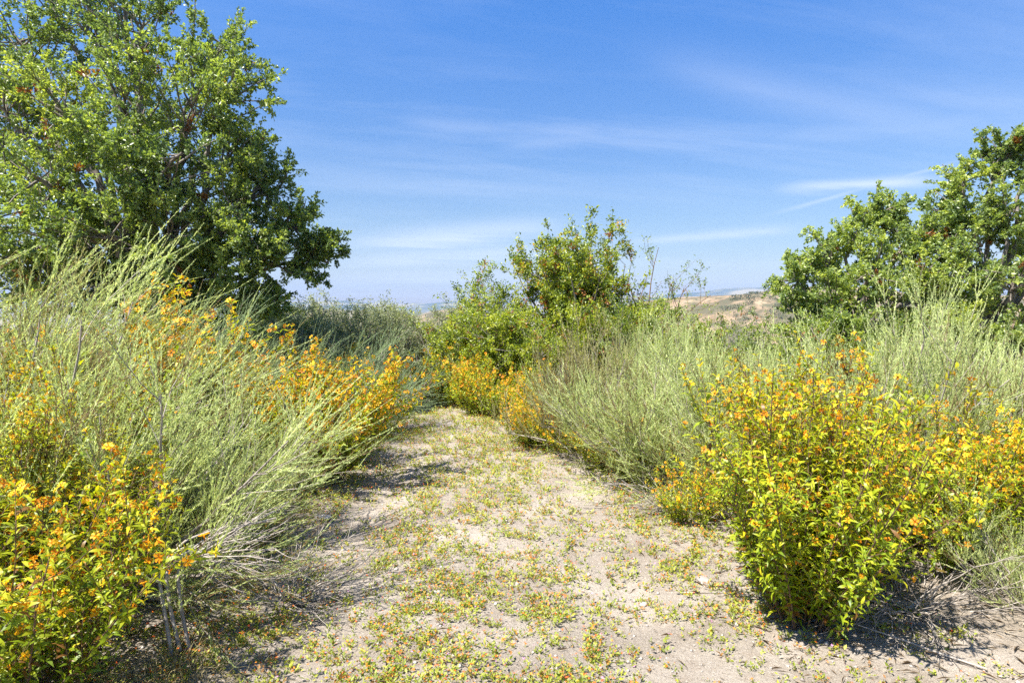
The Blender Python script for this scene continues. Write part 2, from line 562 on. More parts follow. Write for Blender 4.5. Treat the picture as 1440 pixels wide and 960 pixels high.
def sage_data(H, lean=(0.2, 0.1), spread=0.7, n_main=20, n_sec=10, n_wand=8, needles=46, nl=0.024, nw=0.0056, up=0.55, low=0.08, stem_r=.013, zr=(.45, .75), pull=.30, wl=(.08, .27)):
    lean3 = np.array([lean[0], lean[1], 0.0])
    a = U(0, 2 * np.pi, n_main); rad = np.sqrt(U(0.02, 1, n_main)) * spread
    P0 = np.stack([np.cos(a) * rad * .10, np.sin(a) * rad * .10, np.full(n_main, -.03)], -1)
    D0 = np.stack([np.cos(a) * rad, np.sin(a) * rad, U(zr[0], zr[1], n_main)], -1) + lean3 * .7
    Lm = H * U(.42, .86, n_main)
    main = grow(P0, D0, Lm, 9, np.array([0, 0, pull]) + lean3 * .5, .10)
    ns = n_main * n_sec
    idx = np.repeat(np.arange(n_main), n_sec)
    p, t = along(main, idx, U(low, 1.0, ns))
    sec = grow(p, t * .8 + rperp(t) * U(.35, 1.0, (ns, 1)), H * U(.14, .36, ns), 5, np.array([0, 0, .5 * up / .55]) + lean3 * .9, .10)
    nw_ = ns * n_wand
    idx2 = np.repeat(np.arange(ns), n_wand)
    p, t = along(sec, idx2, U(.08, 1.0, nw_))
    wl = H * U(wl[0], wl[1], nw_) * np.where(rng.random(nw_) < .08, 1.4, 1.0)
    wand = grow(p, t + rperp(t) * U(.2, .8, (nw_, 1)), wl, 5, np.array([0, 0, up]) + lean3 * 1.1, .08)
    gs = Geo()
    tubes(gs, main, stem_r * H / 1.5, .004, 5, U(.2, .9, n_main))
    tubes(gs, sec, .0036, .0018, 3, U(.3, 1, ns))
    gf = Geo()
    wt = np.clip(rng.normal(.58, .20, nw_) + .14 * rng.normal(0, 1, ns)[idx2] + (wand[:, -1, 2] / H - .55) * .22, 0, 1)
    wt = np.where(rng.random(ns)[idx2] < .07, U(0, .1, nw_), wt)       # dead sprays
    tubes(gf, wand, .0017, .0008, 3, wt * .8)
    nn = nw_ * needles
    idx3 = np.repeat(np.arange(nw_), needles)
    tt = U(.05, 1.0, nn)
    p, t = along(wand, idx3, tt)
    r = rperp(t)
    d = t * U(.6, 1.2, (nn, 1)) + r * U(.3, .75, (nn, 1))
    L = nl * U(.6, 1.35, nn) * (1.15 - .6 * tt)
    stamp(gf, NDV, NDF, p, d, rng.normal(size=(nn, 3)), L, nw * U(.7, 1.3, nn), np.clip(wt[idx3] + rng.normal(0, .14, nn), 0, 1))
    n4 = ns * needles // 2
    i4 = rng.integers(0, ns, n4); p, t = along(sec, i4, U(.2, 1, n4))
    stamp(gf, NDV, NDF, p, t * .6 + rperp(t) * .7, rng.normal(size=(n4, 3)), nl * U(.6, 1.2, n4), nw, np.clip(rng.normal(.35, .18, n4), 0, 1))
    return [('stem', gs.mesh('sagebrush_stem', M_TWIG, True)), ('foliage', gf.mesh('sagebrush_foliage', M_SAGE))]


def sagebrush(data, x, y, label, scale=1.0, rz=0.0, mat=None, group='sagebrush along the track'):
    return place('sagebrush', x, y, label, 'shrub', group, data, scale, rz, {'foliage': mat} if mat else None)


def monkey_data(H, spread=0.5, n_stem=34, n_br=5, node_gap=0.026, leaf=0.05, blooms=300, detail=True, lean=(0, 0), skirt=.12, bloom_size=.034, merged=True, bush=.22):
    lean3 = np.array([lean[0], lean[1], 0.0])
    a = U(0, 2 * np.pi, n_stem); rad = np.sqrt(U(0, 1, n_stem)) * spread
    P0 = np.stack([np.cos(a) * rad * .35, np.sin(a) * rad * .35, np.full(n_stem, -.03)], -1)
    D0 = np.stack([np.cos(a) * rad, np.sin(a) * rad, np.full(n_stem, .55)], -1) + lean3
    Ls = H * U(.55, 1.0, n_stem) * (1.0 - .15 * rad / max(spread, .01))
    st = grow(P0, D0, Ls, 8, np.array([0, 0, .45]), .06)
    nb = n_stem * n_br
    ib = np.repeat(np.arange(n_stem), n_br)
    p, t = along(st, ib, U(skirt, .92, nb))
    br = grow(p, t * .7 + rperp(t) * U(.4, .9, (nb, 1)), H * U(.4, 1.2, nb) * bush, 5, np.array([0, 0, .7]), .07)
    gs = Geo()
    tubes(gs, st, .0055, .0018, 4, U(.2, .9, n_stem)); tubes(gs, br, .0022, .0010, 3, U(.2, .9, nb))
    P, D, TT, ST = [], [], [], []
    for arr, t0, code in ((st, .10, 0), (br, .08, 1)):
        n = len(arr)
        Lx = np.linalg.norm(np.diff(arr, axis=1), axis=2).sum(1)
        cnt = np.maximum((Lx * (1 - t0) / node_gap).astype(int), 2)
        ii = np.repeat(np.arange(n), cnt)
        k = np.concatenate([np.arange(c) for c in cnt])
        t_ = t0 + (1 - t0) * (k + .5) / cnt[ii]
        p, tg = along(arr, ii, t_)
        ref = unit(np.cross(tg, rng.normal(size=(n, 3))[ii])); bi = np.cross(tg, ref)
        ph = k * (np.pi / 2) + U(-.4, .4, len(k))
        for s in (0, np.pi):
            r = ref * np.cos(ph + s)[:, None] + bi * np.sin(ph + s)[:, None]
            P.append(p); D.append(np.concatenate([tg, r], 1)); TT.append(t_); ST.append(np.full(len(t_), code))
            sm = rng.random(len(p)) < .5                        # small leaves bunched in the axils
            P.append(p[sm]); D.append(np.concatenate([tg[sm], unit(r[sm] + rng.normal(0, .5, r[sm].shape))], 1)); TT.append(t_[sm]); ST.append(np.full(sm.sum(), 2))
    P = np.concatenate(P); D = np.concatenate(D); TT = np.concatenate(TT); ST = np.concatenate(ST)
    tg, r = D[:, :3], D[:, 3:]
    n = len(P)
    d = tg * U(.35, 1.0, (n, 1)) + r * U(.6, 1.0, (n, 1)) + np.array([0, 0, -.10])
    L = leaf * U(.45, 1.35, n) * np.where(ST == 2, .55, 1.0) * (1.08 - .35 * TT)
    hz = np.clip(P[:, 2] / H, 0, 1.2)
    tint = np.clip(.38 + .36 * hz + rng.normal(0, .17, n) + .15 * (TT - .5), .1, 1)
    dead = rng.random(n) < (.05 + .08 * (hz < .25))
    tint[dead] = U(0, .09, dead.sum())
    gf = Geo()
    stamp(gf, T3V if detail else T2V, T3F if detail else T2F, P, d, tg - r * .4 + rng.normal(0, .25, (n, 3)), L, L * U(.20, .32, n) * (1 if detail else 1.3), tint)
    up = np.where((P[:, 2] > H * .25) & (TT > .3) & (ST < 2))[0]
    w = (P[up, 2] / H) ** 1.3; w /= w.sum()
    pick = rng.choice(up, min(blooms, len(up)), replace=False, p=w)
    bd = unit(r[pick] * .9 + tg[pick] * .55 + rng.normal(0, .25, (len(pick), 3)))
    bp = P[pick] + bd * .004
    parts = [('stem', gs.mesh('monkeyflower_stem', M_BROWN, True)), ('foliage', gf.mesh('monkeyflower_foliage', M_MONK))]
    if merged:
        gb = Geo()
        stamp_flower(gb, FLV if detail else FSV, FLF if detail else FSF, bp, bd, bloom_size * U(.8, 1.25, len(bp)), U(.1, 1, len(bp)))
        parts.append(('blossoms', gb.mesh('monkeyflower_blossoms', M_BLOOM)))
    return parts, bp, bd


BLOOMS = []


def monkeyflower(data, x, y, label, scale=1.0, rz=0.0, mat=None, single=False, bloom_scale=1.0):
    parts, bp, bd = data
    if single:
        parts = [q for q in parts if q[0] != 'blossoms']
    e = place('monkeyflower_bush', x, y, label, 'shrub', 'monkeyflower bushes along the track', parts, scale, rz, {'foliage': mat} if mat else None)
    if single and len(bp) > 300:                                # those past the first 300
        gb = Geo()
        stamp_flower(gb, DFV, DFF, bp[300:], bd[300:], .028 * U(.55, 1.2, len(bp) - 300), U(0, 1, len(bp) - 300))
        tag(link('blossoms', gb.mesh('monkeyflower_blossoms', M_BLOOM), e), kind='stuff')
    if single:                                                  # near by: each blossom is a part of its own
        if not BLOOMS:
            for k in range(6):
                g = Geo(); tv = FLV + rng.normal(0, .035, FLV.shape)
                g.add(tv * .028, FLF.copy(), np.full(len(FLV), (.15, .35, .5, .7, .85, 1.)[k])); BLOOMS.append(g.mesh('blossom', M_BLOOM))
        for q in range(min(len(bp), 300)):
            o = bpy.data.objects.new('blossom', BLOOMS[q % 6])
            COL.objects.link(o); o.parent = e
            o.location = bp[q]
            o.rotation_mode = 'QUATERNION'
            o.rotation_quaternion = Vector(bd[q]).to_track_quat('Y', 'Z')
            s = float(U(.7, 1.25)) * bloom_scale; o.scale = (s, s * float(U(.8, 1.2)), s)
    return e


def leafy_data(name, H, spread=.6, n_main=12, n_sec=9, n_tw=6, leaves=16, leaf=.04, lw=.5, mat=None, up=.5, main_frac=(.55, .85), tw=(.08, .2), bark=None, low=.15, lean=(0, 0), bunch=.03, dz=0, tint0=.5, r0=.018):
    mat = mat or M_TOYON
    lean3 = np.array([lean[0], lean[1], 0.0])
    a = U(0, 2 * np.pi, n_main); rad = np.sqrt(U(0.02, 1, n_main)) * spread
    P0 = np.stack([np.cos(a) * rad * .12, np.sin(a) * rad * .12, np.full(n_main, -.05)], -1)
    D0 = np.stack([np.cos(a) * rad, np.sin(a) * rad, np.full(n_main, .6)], -1) + lean3
    main = grow(P0, D0, H * U(*main_frac, n_main), 9, np.array([0, 0, .35]), .10)
    ns = n_main * n_sec; idx = np.repeat(np.arange(n_main), n_sec)
    p, t = along(main, idx, U(low, 1, ns))
    sec = grow(p, t * .6 + rperp(t) * U(.5, 1, (ns, 1)), H * U(.12, .30, ns), 6, (0, 0, up), .12)
    nt_ = ns * n_tw; i2 = np.repeat(np.arange(ns), n_tw)
    p, t = along(sec, i2, U(.15, 1, nt_))
    twg = grow(p, t + rperp(t) * U(.4, 1, (nt_, 1)), H * U(*tw, nt_) * .6, 4, (0, 0, up * .5), .12)
    gs = Geo()
    tubes(gs, main, r0 * H / 2, .005, 5, U(.1, .9, n_main)); tubes(gs, sec, .005, .002, 3, U(.1, .9, ns)); tubes(gs, twg[:, ::3], .002, .001, 3, U(.1, .9, nt_))
    gf = Geo(); n = nt_ * leaves; i3 = np.repeat(np.arange(nt_), leaves)
    p, t = along(twg, i3, U(.2, 1, n))
    tn = np.clip(rng.normal(tint0, .2, nt_)[i3] + rng.normal(0, .12, n), .09, 1)
    dead = rng.random(nt_)[i3] < .035
    tn = np.where(dead, U(0, .06, n), tn)
    stamp(gf, T2V, T2F, p + rng.normal(0, bunch, (n, 3)), t * .5 + rperp(t) * .8 + rng.normal(0, .3, (n, 3)), rng.normal(0, .6, (n, 3)) + np.array([0, 0, .8]), leaf * U(.7, 1.3, n), leaf * lw * U(.8, 1.2, n), tn)
    return [('stem', gs.mesh(name + '_stem', bark or M_TWIG, True)), ('foliage', gf.mesh(name + '_foliage', mat))]


def px(x, y, d):
    """a point d metres ahead that lies on the bearing and height measured in the photograph"""
    return np.array([(x - 720) / 880.0 * d, d, 1.6 + (430 - y) / 880.0 * d])


def oak(x, y, label, lobes, leaf=.049, tw_per=55, lv=34, group='oaks beside the track', trunk_r=.16, trunk_h=1.1, n_sub=16, dens=1.0, tone=.48):
    """lobes: (centre, radius) clumps of the crown; a limb runs from the trunk to every clump"""
    e = plant_root('oak_tree', x, y, label, 'tree', group)
    base = np.array(e.location)
    C = np.array([l[0] for l in lobes]) - base; Rr = np.array([l[1] for l in lobes], float)
    n = len(C)
    gt = Geo()
    K = 10
    fork = np.array([0, 0, trunk_h])
    tr = np.array([[0, 0, -.1], [.03, .02, .12], [-.02, .03, trunk_h * .45], [.05, -.03, trunk_h * .75], fork + [0, 0, .15]])[None]
    tubes(gt, tr, trunk_r * 1.35, trunk_r * .8, 10, .5, .6)
    mid = fork * .35 + C * .65 * np.array([.75, .75, 1.0]) + np.array([0, 0, .25]) + rng.normal(0, .12, C.shape)
    s = np.linspace(0, 1, K)[None, :, None]
    start = np.array([0, 0, 1.0]) * (trunk_h * U(.55, 1.0, (n, 1)))
    limb = (1 - s) ** 2 * start[:, None] + 2 * s * (1 - s) * mid[:, None] + s * s * C[:, None]
    jit = rng.normal(0, .05, limb.shape); jit[:, 0] = 0
    limb = limb + jit
    tubes(gt, limb, trunk_r * .42 * np.sqrt(Rr / Rr.mean()), .016, 7, U(.2, .9, n), .7)
    # boughs from limb to the skin of every clump
    ns = n * n_sub; i1 = np.repeat(np.arange(n), n_sub)
    p, t = along(limb, i1, U(.72, 1.0, ns))
    dirs = unit(rng.normal(size=(ns, 3)) + np.array([0, 0, .25]))
    tgt = C[i1] + dirs * (Rr[i1] * U(.55, .9, ns))[:, None]
    D = tgt - p
    L = np.linalg.norm(D, axis=1)
    bough = grow(p, D, L, 7, (0, 0, .05), .13)
    tubes(gt, bough, .014, .005, 4, U(.2, .9, ns))
    per = max(int(tw_per / n_sub * 4), 3)
    nt_ = ns * per; i2 = np.repeat(np.arange(ns), per)
    p, t = along(bough, i2, U(.25, 1.0, nt_))
    out = unit(p - C[i1][i2])
    twg = grow(p, t * .5 + out * .5 + rng.normal(0, .55, (nt_, 3)), Rr[i1][i2] * U(.18, .5, nt_), 5, (0, 0, .15), .15)
    tubes(gt, twg[::2, ::2], .0035, .0014, 3, U(.3, 1, len(twg[::2])))
    link('trunk', gt.mesh('oak_trunk', M_BARK, True), e)
    gf = Geo()
    nl_ = int(lv * 1.2 * dens)
    N_ = nt_ * nl_; i3 = np.repeat(np.arange(nt_), nl_)
    tt = 1 - U(0, 1, N_) ** 1.4 * .85
    p, t = along(twg, i3, tt)
    tn = rng.normal(tone, .13, n)[i1][i2][i3] + rng.normal(0, .13, nt_)[i3] + rng.normal(0, .12, N_)
    tn = np.clip(tn, .035, 1)
    dead = rng.random(nt_)[i3] < .012
    tn = np.where(dead, U(0, .02, N_), tn)
    stamp(gf, T2V, T2F, p + rng.normal(0, .012, (N_, 3)), t * .6 + rperp(t) * .8 + rng.normal(0, .25, (N_, 3)), rng.normal(0, .7, (N_, 3)) + np.array([0, 0, .6]), leaf * U(.65, 1.3, N_), leaf * .58 * U(.8, 1.2, N_), tn)
    link('crown', gf.mesh('oak_crown', M_OAK), e)
    return e


def dead_brush(x, y, Rad, label, n=60, h=.4, lean=(0, 0), group='dead grey twigs by the track'):
    e = plant_root('dead_brush', x, y, label, 'dead brush', group)
    a = U(0, 2 * np.pi, n)
    D0 = np.stack([np.cos(a), np.sin(a), U(.05, 1.0, n) * h / Rad], -1) + np.array([lean[0], lean[1], 0])
    P0 = np.stack([np.cos(a), np.sin(a), np.zeros(n)], -1) * U(0, .25 * Rad, (n, 1))
    m = grow(P0, D0, Rad * U(.5, 1.1, n), 7, (0, 0, -.1), .16)
    ns = n * 5; idx = np.repeat(np.arange(n), 5)
    p, t = along(m, idx, U(.2, 1, ns))
    s = grow(p, t + rperp(t) * .7, Rad * U(.12, .4, ns), 5, (0, 0, 0), .16)
    m[..., 2] = np.maximum(m[..., 2], .01); s[..., 2] = np.maximum(s[..., 2], .008)
    g = Geo(); tubes(g, m, .004, .0018, 4, U(.3, 1, n)); tubes(g, s, .0018, .0009, 3, U(.3, 1, ns))
    link('twigs', g.mesh('dead_twigs', M_TWIG, True), e)
    return e


# ---- oaks
def lobe_list(rows):
    return [(px(a, b, d), r) for a, b, d, r in rows]


oak(-5.0, 8.9, 'tall dense live oak with wide crown overhanging the sagebrush', lobe_list([
    (40, 60, 9.0, .95), (130, 25, 9.2, .95), (205, 40, 8.8, .80), (60, -40, 9.4, .9), (180, -50, 9.5, .8), (-60, 30, 9.2, 1.0), (-70, 160, 8.8, 1.0),
    (318, 72, 8.9, .68), (345, 135, 8.6, .64), (275, 140, 8.2, .80), (190, 130, 8.0, .85), (90, 150, 8.0, .85), (10, 160, 8.2, .8),
    (330, 215, 8.5, .74), (255, 230, 7.7, .80), (150, 235, 7.6, .85), (50, 250, 7.6, .85), (-50, 270, 8.0, .9),
    (385, 268, 8.8, .64), (345, 305, 8.3, .74), (250, 320, 7.8, .80), (150, 330, 7.6, .80), (60, 340, 7.7, .80), (-30, 370, 7.8, .8),
    (435, 322, 8.8, .52), (395, 370, 8.6, .58), (470, 362, 8.9, .40), (330, 390, 8.4, .66), (235, 400, 8.2, .66), (130, 405, 8.2, .66), (40, 410, 8.2, .7),
    (370, 430, 8.6, .45), (290, 440, 8.5, .5), (200, 380, 9.4, .9), (330, 340, 9.6, .8), (80, 390, 9.4, .9),
    (60, 180, 10.0, 1.1), (200, 180, 10.2, 1.1), (300, 250, 10.0, 1.0)]),
    tw_per=40, lv=27, trunk_r=.20, trunk_h=1.3)
oak(5.1, 9.5, 'rounded live oak with low dome crown behind the upright sagebrush', lobe_list([
    (1112, 392, 9.3, .45), (1150, 350, 9.4, .48), (1165, 415, 9.2, .55), (1200, 325, 9.5, .48), (1245, 312, 9.7, .44), (1215, 385, 9.1, .62),
    (1275, 350, 9.4, .58), (1290, 420, 9.0, .62), (1120, 450, 9.2, .55), (1200, 460, 9.0, .62), (1250, 400, 10.2, .8), (1170, 410, 10.2, .7), (1308, 345, 9.2, .46), (1312, 392, 9.0, .5), (1235, 290, 9.7, .36), (1280, 480, 9.0, .6), (1140, 500, 9.2, .5), (1210, 510, 9.1, .5)]),
    tw_per=34, lv=24, trunk_r=.13, trunk_h=.6, tone=.62)
oak(7.1, 9.3, 'taller open live oak with ragged top and gaps', lobe_list([
    (1395, 207, 9.3, .36), (1428, 222, 9.2, .40), (1350, 258, 9.3, .46), (1420, 290, 9.0, .52), (1365, 320, 9.1, .48), (1455, 340, 9.2, .6),
    (1320, 300, 9.4, .40), (1350, 385, 8.9, .62), (1430, 400, 8.8, .64), (1500, 280, 9.4, .7), (1380, 455, 8.8, .62), (1470, 460, 9.0, .64), (1540, 380, 9.3, .7), (1325, 450, 8.9, .55),
    (1400, 380, 9.9, .8), (1350, 500, 8.9, .5), (1430, 500, 8.9, .5)]),
    tw_per=32, lv=24, trunk_r=.15, trunk_h=.8, tone=.62)

# ---- trees and shrubs at the bend of the track
place('toyon_tree', 1.3, 12.3, 'small bushy tree with rusty new leaves standing up against the sky', 'tree', None,
      leafy_data('toyon_tree', 3.4, spread=.30, n_main=20, n_sec=15, n_tw=8, leaves=18, leaf=.068, mat=M_TOYON_RUST, low=.25, tw=(.05, .13), main_frac=(.45, .84), bark=M_BARK, r0=.03, tint0=.46))
place('toyon_tree', .75, 12.6, 'leaning small tree with bare lower limbs beside the bushy one', 'tree', None,
      leafy_data('toyon_tree', 2.7, spread=.5, n_main=5, n_sec=10, n_tw=6, leaves=12, leaf=.058, low=.45, tw=(.05, .13), lean=(-.30, 0), bark=M_BARK, main_frac=(.7, 1.0)))
place('sapling', -.95, 12.9, 'sparse thin sapling with open twigs above the yellow green shrubs', 'tree', None,
      leafy_data('sapling', 2.75, spread=.42, n_main=6, n_sec=9, n_tw=5, leaves=10, leaf=.055, low=.4, tw=(.05, .13), bark=M_BARK, main_frac=(.65, 1.0), tint0=.38))
place('sapling', 2.45, 12.0, 'sparse reddish sapling with thin upright shoots', 'tree', None,
      leafy_data('sapling', 2.75, spread=.42, n_main=10, n_sec=8, n_tw=4, leaves=8, leaf=.05, mat=M_TOYON_RUST, low=.35, tw=(.05, .12), bark=M_BROWN, main_frac=(.6, 1.0), tint0=.3))
TOY = leafy_data('toyon_shrub', 2.0, spread=.75, n_main=18, n_sec=10, n_tw=7, leaves=15, leaf=.052, tint0=.54, tw=(.1, .2))
CHA = leafy_data('chaparral_shrub', 1.8, spread=.8, n_main=16, n_sec=9, n_tw=6, leaves=14, leaf=.046, tint0=.30, tw=(.1, .2))
GRY = leafy_data('grey_shrub', 2.1, spread=.85, n_main=22, n_sec=12, n_tw=7, leaves=15, leaf=.046, lw=.4, mat=M_GREY, tw=(.1, .2), up=.8)
for x, y, sc, rz, lb in [(-.75, 11.4, .95, 0, 'yellow green leafy shrub below the sparse sapling'),
                         (.15, 11.0, 1.0, 2, 'yellow green leafy shrub below the leaning small tree'),
                         (1.75, 11.3, 1.0, 5.3, 'yellow green leafy shrub between the bushy tree and the reddish sapling'),
                         (.95, 10.9, .92, 4, 'yellow green leafy shrub below the bushy tree with rusty leaves')]:
    place('toyon_shrub', x, y, lb, 'shrub', 'yellow green shrubs at the bend', TOY, sc, rz)
for x, y, sc, rz, lb in [(2.2, 10.4, 1.0, 1, 'dark green shrub below the reddish sapling'), (3.1, 10.9, .88, 3, 'dark olive shrub between the sapling and the rounded oak'),
                         (-4.6, 10.6, 1.05, 2.2, 'dark shrub in the shade of the tall oak'), (4.4, 8.2, .9, 4.1, 'dark shrub at the foot of the rounded oak'),
                         (3.7, 8.6, .85, 5, 'low dark shrub in front of the rounded oak')]:
    place('chaparral_shrub', x, y, lb, 'shrub', 'dark shrubs behind the sagebrush', CHA, sc, rz)
for x, y, sc, rz, lb in [(-3.3, 10.6, .9, 1.4, 'grey green twiggy shrub behind the golden bush at the bend'), (-4.9, 12.8, 1.1, 3.6, 'grey green twiggy shrub behind the tall oak'), (-3.9, 12.2, 1.0, .5, 'grey green twiggy shrub beside the tall oak'), (-2.9, 12.6, 1.02, 2.5, 'grey green twiggy shrub, middle one of the three past the track bend'),
                         (-1.95, 12.4, 1.0, 4.2, 'grey green twiggy shrub beside the sparse sapling')]:
    place('grey_shrub', x, y, lb, 'shrub', 'grey green shrubs past the bend', GRY, sc, rz)

# ---- sagebrush
ARCH = sage_data(1.75, lean=(.08, .12), spread=1.05, n_main=34, n_sec=11, n_wand=7, needles=56, low=.16, stem_r=.016, zr=(.20, .85), pull=.22, up=.32, wl=(.1, .30))
LEAN = sage_data(1.85, lean=(.40, -.05), spread=1.0, n_main=30, n_sec=10, n_wand=7, needles=56, zr=(.25, .75), up=.38, wl=(.1, .3))
UPR = sage_data(1.75, lean=(0, 0), spread=.55, n_main=26, n_sec=10, n_wand=7, needles=56, up=1.0)
WISP = sage_data(1.5, lean=(-.08, -.04), spread=1.1, n_main=28, n_sec=10, n_wand=7, needles=54, up=.5, zr=(.2, .75))
for data, x, y, sc, rz, mat, lb in [
        (ARCH, -2.2, 3.5, .90, 0, None, 'wind swept pale sagebrush arching over the track from a bare grey trunk'),
        (LEAN, -3.35, 4.2, 1.06, .2, None, 'tall pale sagebrush behind the arching one, its tips above the bank'),
        (LEAN, -4.1, 4.4, 1.0, -.25, M_SAGE_DRY, 'broad yellowish sagebrush leaning towards the track in front of the tall oak'),
        (LEAN, -3.3, 5.1, .76, .3, None, 'sagebrush between the arching one and the golden bush at the track edge'),
        (LEAN, -2.05, 7.7, .72, -.15, M_SAGE_BLUE, 'bluish green sagebrush sweeping over the far end of the track'),
        (WISP, -1.95, 4.1, .62, 3.5, None, 'low pale sagebrush drooping to the ground beside the arching one'),
        (WISP, -4.8, 6.2, 1.15, 1.0, None, 'sagebrush under the tall oak'),
        (WISP, 1.62, 5.3, .80, 5.2, None, 'sagebrush spilling to the track edge beside the dead grey twigs'),
        (WISP, 2.05, 4.75, .84, 1.9, None, 'sagebrush between the rusty stemmed bush and the upright plumes'),
        (WISP, 2.6, 8.6, .95, .6, None, 'sagebrush in front of the dark olive shrub'),
        (LEAN, -3.6, 6.9, .85, .2, M_SAGE_BLUE, 'bluish sagebrush behind the golden bush with its own shade'),
        (UPR, .72, 6.9, .84, 1.0, M_SAGE_DRY, 'brownish upright sagebrush behind the bush on dark bare stems'),
        (WISP, 1.38, 6.0, 1.0, 0, None, 'pale wispy sagebrush with drooping sprays over the track edge'),
        (WISP, 2.15, 5.6, .88, 2.6, None, 'pale wispy sagebrush behind the rusty stemmed bush'),
        (UPR, 1.6, 7.6, .78, 2.0, None, 'sagebrush between the brownish one and the dark shrub'),
        (UPR, 2.85, 4.75, .87, 0, None, 'upright green sagebrush plumes behind the orange tinged bush'),
        (UPR, 3.75, 5.1, .88, 3.0, None, 'upright sagebrush plumes in front of the taller open oak'),
        (UPR, 3.1, 6.7, .70, 4.4, None, 'sagebrush in front of the rounded oak'),
        (WISP, 4.9, 6.4, 1.05, 4.0, None, 'sagebrush at the foot of the taller open oak'),
        (WISP, 2.55, 2.95, .42, 1.2, None, 'low sprawling sagebrush over dead grey twigs'),
        (WISP, -.75, 10.9, .72, 5.0, M_SAGE_BLUE, 'small pale sagebrush among the golden bushes at the bend')]:
    sagebrush(data, x, y, lb, sc, rz, mat)

# ---- monkeyflower
FRONT = monkey_data(1.12, spread=.66, n_stem=70, n_br=9, node_gap=.026, leaf=.050, blooms=900, merged=False)
BRIGHT = monkey_data(1.42, spread=.34, n_stem=66, n_br=11, node_gap=.026, leaf=.050, blooms=700, merged=False)
GOLD = monkey_data(1.45, spread=.72, n_stem=66, n_br=11, node_gap=.040, leaf=.060, blooms=1800, detail=False, bloom_size=.038, skirt=.08)
LOW = monkey_data(1.0, spread=.60, n_stem=42, n_br=9, node_gap=.032, leaf=.052, blooms=420, detail=False, bloom_size=.038)
SLIM = monkey_data(1.5, spread=.32, n_stem=18, n_br=6, node_gap=.028, leaf=.046, blooms=190, skirt=.4)
monkeyflower(FRONT, -2.14, 2.5, 'dense yellow green flowering bush at the foot of the arching sagebrush', 1.12, single=True, bloom_scale=1.15)
monkeyflower(BRIGHT, -2.55, 3.25, 'flowering bush with dark twiggy inside below the broad yellowish sagebrush', .92, 2.0, single=True)
monkeyflower(BRIGHT, 1.5, 3.15, 'large bright flowering bush standing alone at the sandy track edge', 1.1, single=True)
monkeyflower(FRONT, 2.5, 3.6, 'orange tinged flowering bush in front of the upright sagebrush', .98, 2.2, single=True)
monkeyflower(SLIM, 1.85, 4.2, 'slender rusty stemmed flowering bush rising behind the large bright one', 1.0, 0, M_MONK_RED)
for data, x, y, sc, rz, lb in [
        (GOLD, -3.45, 5.2, 1.36, 0, 'tall golden flowering bush standing above the broad sagebrush under the oak'),
        (GOLD, -1.9, 5.8, 1.12, 2.0, 'golden flowering bush hanging over its own shade on the track'),
        (GOLD, -2.0, 9.4, .66, 4.0, 'small golden flowering bush at the track bend behind the bluish sagebrush'),
        (GOLD, -2.95, 8.9, .9, 5.0, 'golden flowering bush between the tall oak and the bluish sagebrush'),
        (LOW, 1.95, 3.95, .9, 4.4, 'flowering bush between the large bright one and the upright sagebrush'),
        (LOW, 2.95, 4.05, 1.02, 5.5, 'flowering bush at the foot of the upright sagebrush plumes'),
        (LOW, .68, 6.75, .66, .7, 'low flowering bush at the foot of the brownish sagebrush'),
        (LOW, 1.32, 4.5, .5, 0, 'low yellow flowering sprigs beside the dead grey twigs'),
        (LOW, 1.2, 5.6, .6, 3.0, 'low flowering bush under the sagebrush that spills to the track edge'),
        (LOW, .95, 6.1, .62, 1.4, 'low green flowering bush at the foot of the pale sagebrush'),
        (GOLD, .30, 7.3, .58, 1.0, 'yellow flowering bush on dark bare stems at the track edge'),
        (LOW, .42, 8.5, .92, 2.2, 'yellow green flowering bush next to the bush on dark bare stems'),
        (LOW, -.35, 9.3, .98, 3.3, 'bright green flowering bush in the middle of the row at the bend'),
        (LOW, -1.0, 10.1, 1.1, 5.0, 'golden flowering bush where the track bends out of sight')]:
    monkeyflower(data, x, y, lb, sc, rz)

dead_brush(2.02, 3.12, .55, 'tangle of dead grey twigs in front of the orange tinged bush', 60, .35)
dead_brush(1.28, 4.75, .45, 'tangle of dead grey twigs beside the low yellow sprigs', 50, .35)
dead_brush(.75, 6.35, .42, 'small tangle of dead twigs at the foot of the brownish sagebrush', 40, .35)
dead_brush(-1.25, 3.4, .5, 'fan of bare grey twigs under the arching sagebrush', 45, .5, lean=(.3, .2))

def bare_branches():
    e = plant_root('bare_branch', -1.55, 2.85, 'bare grey branches bending from the sand up into the arching sagebrush', 'branch')
    b = np.array(e.location)
    g = Geo()
    for off in (0, .035, -.03):
        pts = np.array([px(240, 926, 2.82), px(226, 865, 2.85), px(224, 810, 2.9), px(245, 778, 2.98), px(300, 755, 3.1), px(372, 735, 3.25)]) - b
        pts = pts + rng.normal(0, .012, pts.shape) + np.array([off, off * .6, 0]); pts[0, 2] = -.03
        t = np.linspace(0, 5, 22); P = np.stack([np.interp(t, range(6), pts[:, k]) for k in range(3)], -1)
        P[1:-1] = (P[:-2] + P[1:-1] * 2 + P[2:]) / 4
        tubes(g, P[None], .010, .004, 6, .75)
    n = 16
    P0 = np.repeat((px(232, 800, 2.92) - b)[None], n, 0) + rng.normal(0, .02, (n, 3))
    fan = grow(P0, np.stack([U(.6, 1.2, n), U(-.1, .7, n), U(-.05, .5, n)], -1), U(.25, .6, n), 8, (0, 0, -.1), .09)
    tubes(g, fan, .0045, .0018, 5, U(.5, 1, n))
    ns = n * 5; p, t = along(fan, np.repeat(np.arange(n), 5), U(.3, 1, ns))
    tubes(g, grow(p, t + rperp(t) * .5, U(.08, .25, ns), 5, (0, 0, 0), .1), .002, .001, 3, U(.4, 1, ns))
    link('twigs', g.mesh('bare_branch', M_TWIG, True), e)


